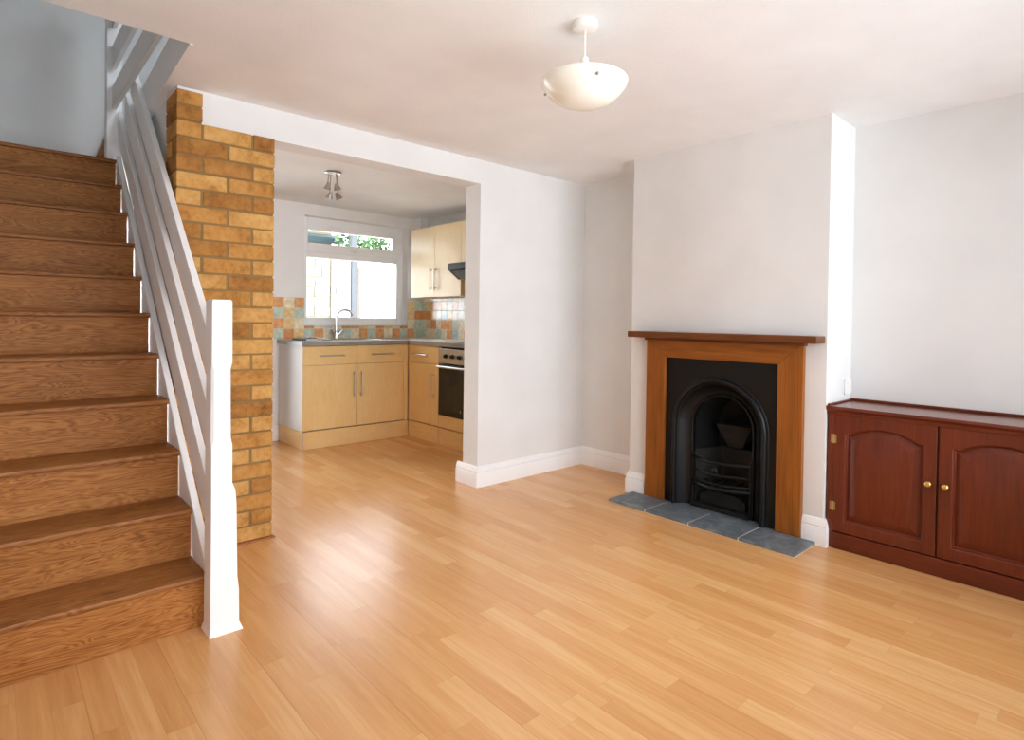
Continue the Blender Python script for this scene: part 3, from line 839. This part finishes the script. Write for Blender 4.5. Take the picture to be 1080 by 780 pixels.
# wall cupboards
wc = thing('wall_cabinet', 'pale beech double wall cabinet between the kitchen window and the cooker hood', 'cabinet', (3.53, 4.96, 1.40))
UX = 3.38
obj('carcass', B(UX+.02, XR-.002, 4.535, 5.395, 1.409, 2.122), M['gable'], wc)
obj('end_panel', B(UX+.002, XR-.002, 4.516, 4.534, 1.407, 2.123), M['beech_z'], wc, bevel=.001)
for y0, y1, hy_ in ((4.517, 4.963, 4.926), (4.967, 5.404, 5.006)):
    d = obj('door', B(UX, UX+.019, y0, y1, 1.405, 2.125), M['beech_pale'], wc, bevel=.0015)
    bar_handle(d, (UX, hy_, 1.47), (UX, hy_, 1.70), OUTX)
wb = thing('wall_cabinet', 'short pale beech wall cabinet above the cooker hood', 'cabinet', (3.53, 4.2, 1.72))
obj('carcass', B(UX+.02, XR-.002, 3.93, 4.512, 1.712, 2.122), M['gable'], wb)
obj('door', B(UX, UX+.019, 3.92, 4.512, 1.712, 2.125), M['beech_pale'], wb, bevel=.0015)
hd = thing('cooker_hood', 'black slimline cooker hood with grey filter fixed below the short wall cabinet', 'hood', (3.43, 4.2, 1.64))
bm = prism(new_bm(), [(3.178, 1.642), (3.178, 1.690), (3.20, 1.700), (XR-.002, 1.710), (XR-.002, 1.553), (3.30, 1.556)], 'y', 3.93, 4.455)
obj('visor', bm, M['black_plastic'], hd, bevel=.003)
obj('filter_grille', prism(new_bm(), [(3.196, 1.6285), (3.190, 1.6235), (3.284, 1.559), (3.290, 1.564)], 'y', 3.97, 4.395), M['filter'], hd, bevel=.001)

# splashback tiles
pt = .1005
bm = new_bm(); bg = new_bm()
def tile(wall, a0, a1, z0, z1, key):
    mi = TKEY.index(key); g_ = .0018
    if a1-a0 < .012 or z1-z0 < .012: return
    if wall == 'b': box(bm, a0+g_, a1-g_, YK-.0075, YK-.001, z0+g_, z1-g_, mi)
    else: box(bm, XR-.0075, XR-.001, a0+g_, a1-g_, z0+g_, z1-g_, mi)
z0 = wz1+.001
L = ['gry', 'oyc', 'gyg', 'oco']           # left block, bottom row first
for r_, row in enumerate(L):
    for k, key in enumerate(row):
        tile('b', 2.018+.1003*k, 2.018+.1003*(k+1), z0+pt*r_, z0+pt*(r_+1), key)
row1 = 'goccgcogocog'; row2 = 'rcbcroycrycr'
for k in range(12):
    a = KW[0]+.0981*k
    tile('b', a, a+.0981, z0, z0+pt, row1[k]); tile('b', a, a+.0981, z0+pt, KW[2]-.002, row2[k])
for r_, row in enumerate(('og', 'cg', 'yr', 'yg')):
    for k, key in enumerate(row):
        tile('b', KW[1]+pt*k*.9, KW[1]+pt*(k+1)*.9, z0+pt*r_, z0+pt*(r_+1), key)
rw = ['gccgcobcogcwogcoc', 'gyrcoogcwobcgowcy', 'rrycbycwwcywcwgwc', 'gyroycowwcwwcywcw']
for r_, row in enumerate(rw):
    for k, key in enumerate(row):
        y1 = YK-.008-pt*k; y0_ = y1-pt
        if y0_ < 3.95: continue
        tile('r', y0_, y1, z0+pt*r_, z0+pt*(r_+1), key)
for k in range(17):
    y1 = YK-.008-pt*k
    if y1-pt > 3.95: tile('r', y1-pt, y1, z0+4*pt, 1.404, 'wcw'[k % 3])
box(bg, 2.016, KW[0], YK-.0055, YK-.0008, z0, z0+4*pt+.002); box(bg, KW[0], KW[1], YK-.0055, YK-.0008, z0, KW[2]-.002)
box(bg, KW[1], XR-.001, YK-.0055, YK-.0008, z0, 1.405); box(bg, XR-.0055, XR-.0008, 3.95, YK-.006, z0, 1.405)
sp = solo('tiled_splashback', bg, M['grout'], 'orange, cream and sage square wall tiles above the kitchen worktop', 'tiles', loc=(2.6, YK-.005, z0))
obj('tiles', bm, [TILES[k] for k in TKEY], sp, bevel=.0012)

# kitchen spot light
kx, ky = 1.975, 4.285
sl = thing('spotlight_cluster', 'small metal ceiling spotlight cluster with four hanging heads in the kitchen', 'spotlight', (kx, ky, H))
obj('ceiling_plate', lathe(new_bm(), kx, ky, [(.062, H-.0005), (.062, H-.010), (.057, H-.015), (.02, H-.018), (0, H-.018)], 28), M['nickel'], sl, smooth=40)
vx = Vector((math.cos(.72), -math.sin(.72), 0)); vy = Vector((math.sin(.72), math.cos(.72), 0))
for a, b, zz, tl in ((-.034, -.02, 2.185, .25), (.036, -.02, 2.178, -.2), (-.030, .02, 2.122, .35), (.034, .02, 2.118, -.45)):
    c = Vector((kx, ky, 0)) + vx*a + vy*b
    h_ = obj('spot_head', lathe(new_bm(), 0, 0, [(.009, .030), (.013, .026), (.016, .012), (.024, -.008), (.028, -.020), (.026, -.022), (.020, -.014), (0, -.012)], 20), M['nickel'], sl, smooth=45)
    rot = Matrix.Translation(c + Vector((0, 0, zz)) - Vector((kx, ky, H))) @ Matrix.Rotation(tl, 4, vy) @ Matrix.Rotation(.25, 4, vx)
    for v in h_.data.vertices: v.co = rot @ (v.co + Vector((kx, ky, H)))
    s0 = Vector((kx, ky, H-.012)) + vx*a*.75 + vy*b*.9
    obj('arm', tube(new_bm(), [s0, (s0+c+Vector((0, 0, zz+.03)))/2 - Vector((0,0,(s0.z)/2)) + Vector((0,0,(s0.z)/2)), c+Vector((0, 0, zz+.026))], .0045, 8), M['nickel'], h_, smooth=60)

# wall socket beside the chimney breast
so = thing('wall_socket', 'white double wall socket just above the mahogany cupboard', 'socket', (3.59, BY0, .83))
obj('plate', B(3.574, 3.670, BY0-.010, BY0-.0004, .79, .874), M['plastic'], so, bevel=.003)
for x in (3.600, 3.646):
    obj('switch', B(x-.006, x+.006, BY0-.0135, BY0-.0102, .853, .866), M['plastic'], so, bevel=.001)

# ------------------------------------------------------------------ garden beyond the kitchen window
struct('ground', B(-2, 10, YK+.21, 16, -.15, -.02), M['ground_ext'], 'pale paved yard outside the kitchen window', cat='ground')
def at_y(px_, y): return px_*y
solo('garden_wall', B(4.45, 8.4, 8.6, 8.8, -.02, 2.12), M['wall_ext'], 'white rendered garden wall on the right beyond the window', 'wall', loc=(6, 8.7, 0), bevel=.01)
bm = new_bm()
for r_ in range(14):
    zc_ = r_*.15; x = 2.6 + (.16 if r_ % 2 else 0)
    while x < 3.92:
        w = random.uniform(.22, .36); box(bm, x, min(x+w, 3.94)-.014, 8.60, 8.8, zc_, zc_+.136); x += w
box(bm, 2.6, 3.93, 8.62, 8.78, -.02, 2.09)
solo('stone_wall', bm, M['stone_ext'], 'pale yellow stone garden wall on the left beyond the window', 'wall', loc=(3.1, 8.7, 0), bevel=.01)
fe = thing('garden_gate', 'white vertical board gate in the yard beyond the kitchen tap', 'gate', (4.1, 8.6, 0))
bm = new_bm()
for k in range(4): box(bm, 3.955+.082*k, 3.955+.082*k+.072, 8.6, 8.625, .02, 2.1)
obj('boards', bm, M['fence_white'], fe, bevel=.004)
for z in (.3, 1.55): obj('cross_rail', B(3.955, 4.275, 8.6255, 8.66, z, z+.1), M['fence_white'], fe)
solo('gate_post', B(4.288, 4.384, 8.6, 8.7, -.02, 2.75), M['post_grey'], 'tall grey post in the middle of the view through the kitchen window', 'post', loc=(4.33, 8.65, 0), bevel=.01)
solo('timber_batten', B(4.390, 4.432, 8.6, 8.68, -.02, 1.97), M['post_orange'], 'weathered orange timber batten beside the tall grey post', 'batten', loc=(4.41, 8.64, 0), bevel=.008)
def bush(name, cx_, cy_, cz_, rx, ry, rz, n_, mat, label, s=.09):
    bm = new_bm()
    rnd = random.Random(hash(label) % 1000 if False else len(label))
    for _ in range(n_):
        while True:
            p = Vector((rnd.uniform(-1, 1), rnd.uniform(-1, 1), rnd.uniform(-1, 1)))
            if .25 < p.length < 1: break
        c = Vector((cx_+p.x*rx, cy_+p.y*ry, cz_+p.z*rz))
        a = Vector((rnd.uniform(-1,1), rnd.uniform(-1,1), rnd.uniform(-.6,1))).normalized(); b = a.cross(Vector((rnd.uniform(-1,1), .3, rnd.uniform(-1,1)))).normalized()
        L = s*rnd.uniform(.6, 1.3)
        v = [bm.verts.new(c+a*L*q+b*L*w) for q, w in ((-.5, 0), (-.1, .22), (.5, 0), (-.1, -.22))]
        bm.faces.new(v)
    o = solo(name, bm, mat, label, 'shrub', loc=(cx_, cy_, 0))
    bm = tube(new_bm(), [(cx_, cy_, -.02), (cx_+.03, cy_, cz_*.5), (cx_, cy_, cz_)], [.06, .05, .03], 8)
    obj('stem', bm, M['post_orange'], o)
    return o
bush('garden_shrub', 5.75, 9.9, 2.45, .95, .5, .9, 2600, M['foliage_a'], 'fresh green shrub behind the white garden wall', .13)
bush('garden_shrub', 4.53, 9.3, 2.3, .17, .2, .8, 420, M['foliage_a'], 'small green shrub left of the tall grey post', .10)
sh = thing('garden_shed', 'garden shed with a dark teal roof and sandy gable beyond the window', 'shed', (3.7, 10.2, 0))
obj('shed_wall', B(2.6, 4.55, 9.9, 11.5, -.02, 3.2), paint('sandy_shed_wall', (.15, .115, .065, 1), .9), sh)
obj('shed_roof', prism(new_bm(), [(9.58, 2.44), (9.899, 2.56), (9.899, 2.64), (9.58, 2.55)], 'x', 2.5, 4.62), paint('teal_felt_roof', (.013, .026, .028, 1), .8), sh, bevel=.01)

# ------------------------------------------------------------------ light: the sky through the windows and the two added glazed doors
W = bpy.data.worlds.new('sky'); S.world = W; W.use_nodes = True
bgn = W.node_tree.nodes['Background']
bgn.inputs['Color'].default_value = (.88, .965, 1.06, 1); bgn.inputs['Strength'].default_value = 6.0

def portal(name, loc, rot, sx, sy):
    l = bpy.data.lights.new(name, 'AREA'); l.shape = 'RECTANGLE'; l.size = sx; l.size_y = sy
    l.cycles.is_portal = True
    o = bpy.data.objects.new(name, l); COL.objects.link(o); o.location = loc; o.rotation_euler = rot
portal('front_window_daylight', ((FW[0]+FW[1])/2, YF-.17, (FW[2]+FW[3])/2), (PI/2, 0, 0), FW[1]-FW[0], FW[3]-FW[2])
portal('added_front_door_daylight', ((FD[0]+FD[1])/2, YF-.17, (FD[2]+FD[3])/2), (PI/2, 0, 0), FD[1]-FD[0], FD[3]-FD[2])
portal('kitchen_window_daylight', ((KW[0]+KW[1])/2, wy+.08, (KW[2]+KW[3])/2), (-PI/2, 0, 0), KW[1]-KW[0], KW[3]-KW[2])
portal('added_kitchen_door_daylight', ((KD[0]+KD[1])/2, wy+.08, (KD[2]+KD[3])/2), (-PI/2, 0, 0), KD[1]-KD[0], KD[3]-KD[2])
portal('landing_window_daylight', ((UW[0]+UW[1])/2, 2.37, (UW[2]+UW[3])/2), (PI/2, 0, 0), UW[1]-UW[0], UW[3]-UW[2])

# ------------------------------------------------------------------ camera
cam = bpy.data.cameras.new('camera'); co = bpy.data.objects.new('camera', cam); COL.objects.link(co)
f_px, cyp = 616.881, 345.089
yaw, pit, rol = (math.radians(a) for a in (41.8722, -.7950, .7498))
fw = Vector((math.sin(yaw)*math.cos(pit), math.cos(yaw)*math.cos(pit), math.sin(pit)))
rt = Vector((math.cos(yaw), -math.sin(yaw), 0)); up = rt.cross(fw)
r2 = rt*math.cos(rol)+up*math.sin(rol); u2 = up*math.cos(rol)-rt*math.sin(rol)
co.matrix_world = Matrix(((r2.x, u2.x, -fw.x, 0), (r2.y, u2.y, -fw.y, 0), (r2.z, u2.z, -fw.z, 1.18765), (0, 0, 0, 1)))
cam.sensor_fit = 'HORIZONTAL'; cam.sensor_width = 36; cam.lens = f_px/1080*36
cam.shift_y = -(390-cyp)/1080; cam.clip_start = .05
S.camera = co

S.view_settings.view_transform = 'Standard'; S.view_settings.look = 'None'
S.view_settings.gamma = 1; S.view_settings.use_curve_mapping = False
S.view_settings.exposure = 0.93
S.cycles.max_bounces = 14; S.cycles.diffuse_bounces = 10; S.cycles.glossy_bounces = 5; S.cycles.transparent_max_bounces = 12
S.cycles.caustics_reflective = False; S.cycles.caustics_refractive = False
S.cycles.use_denoising = True
S.cycles.sample_clamp_indirect = 8
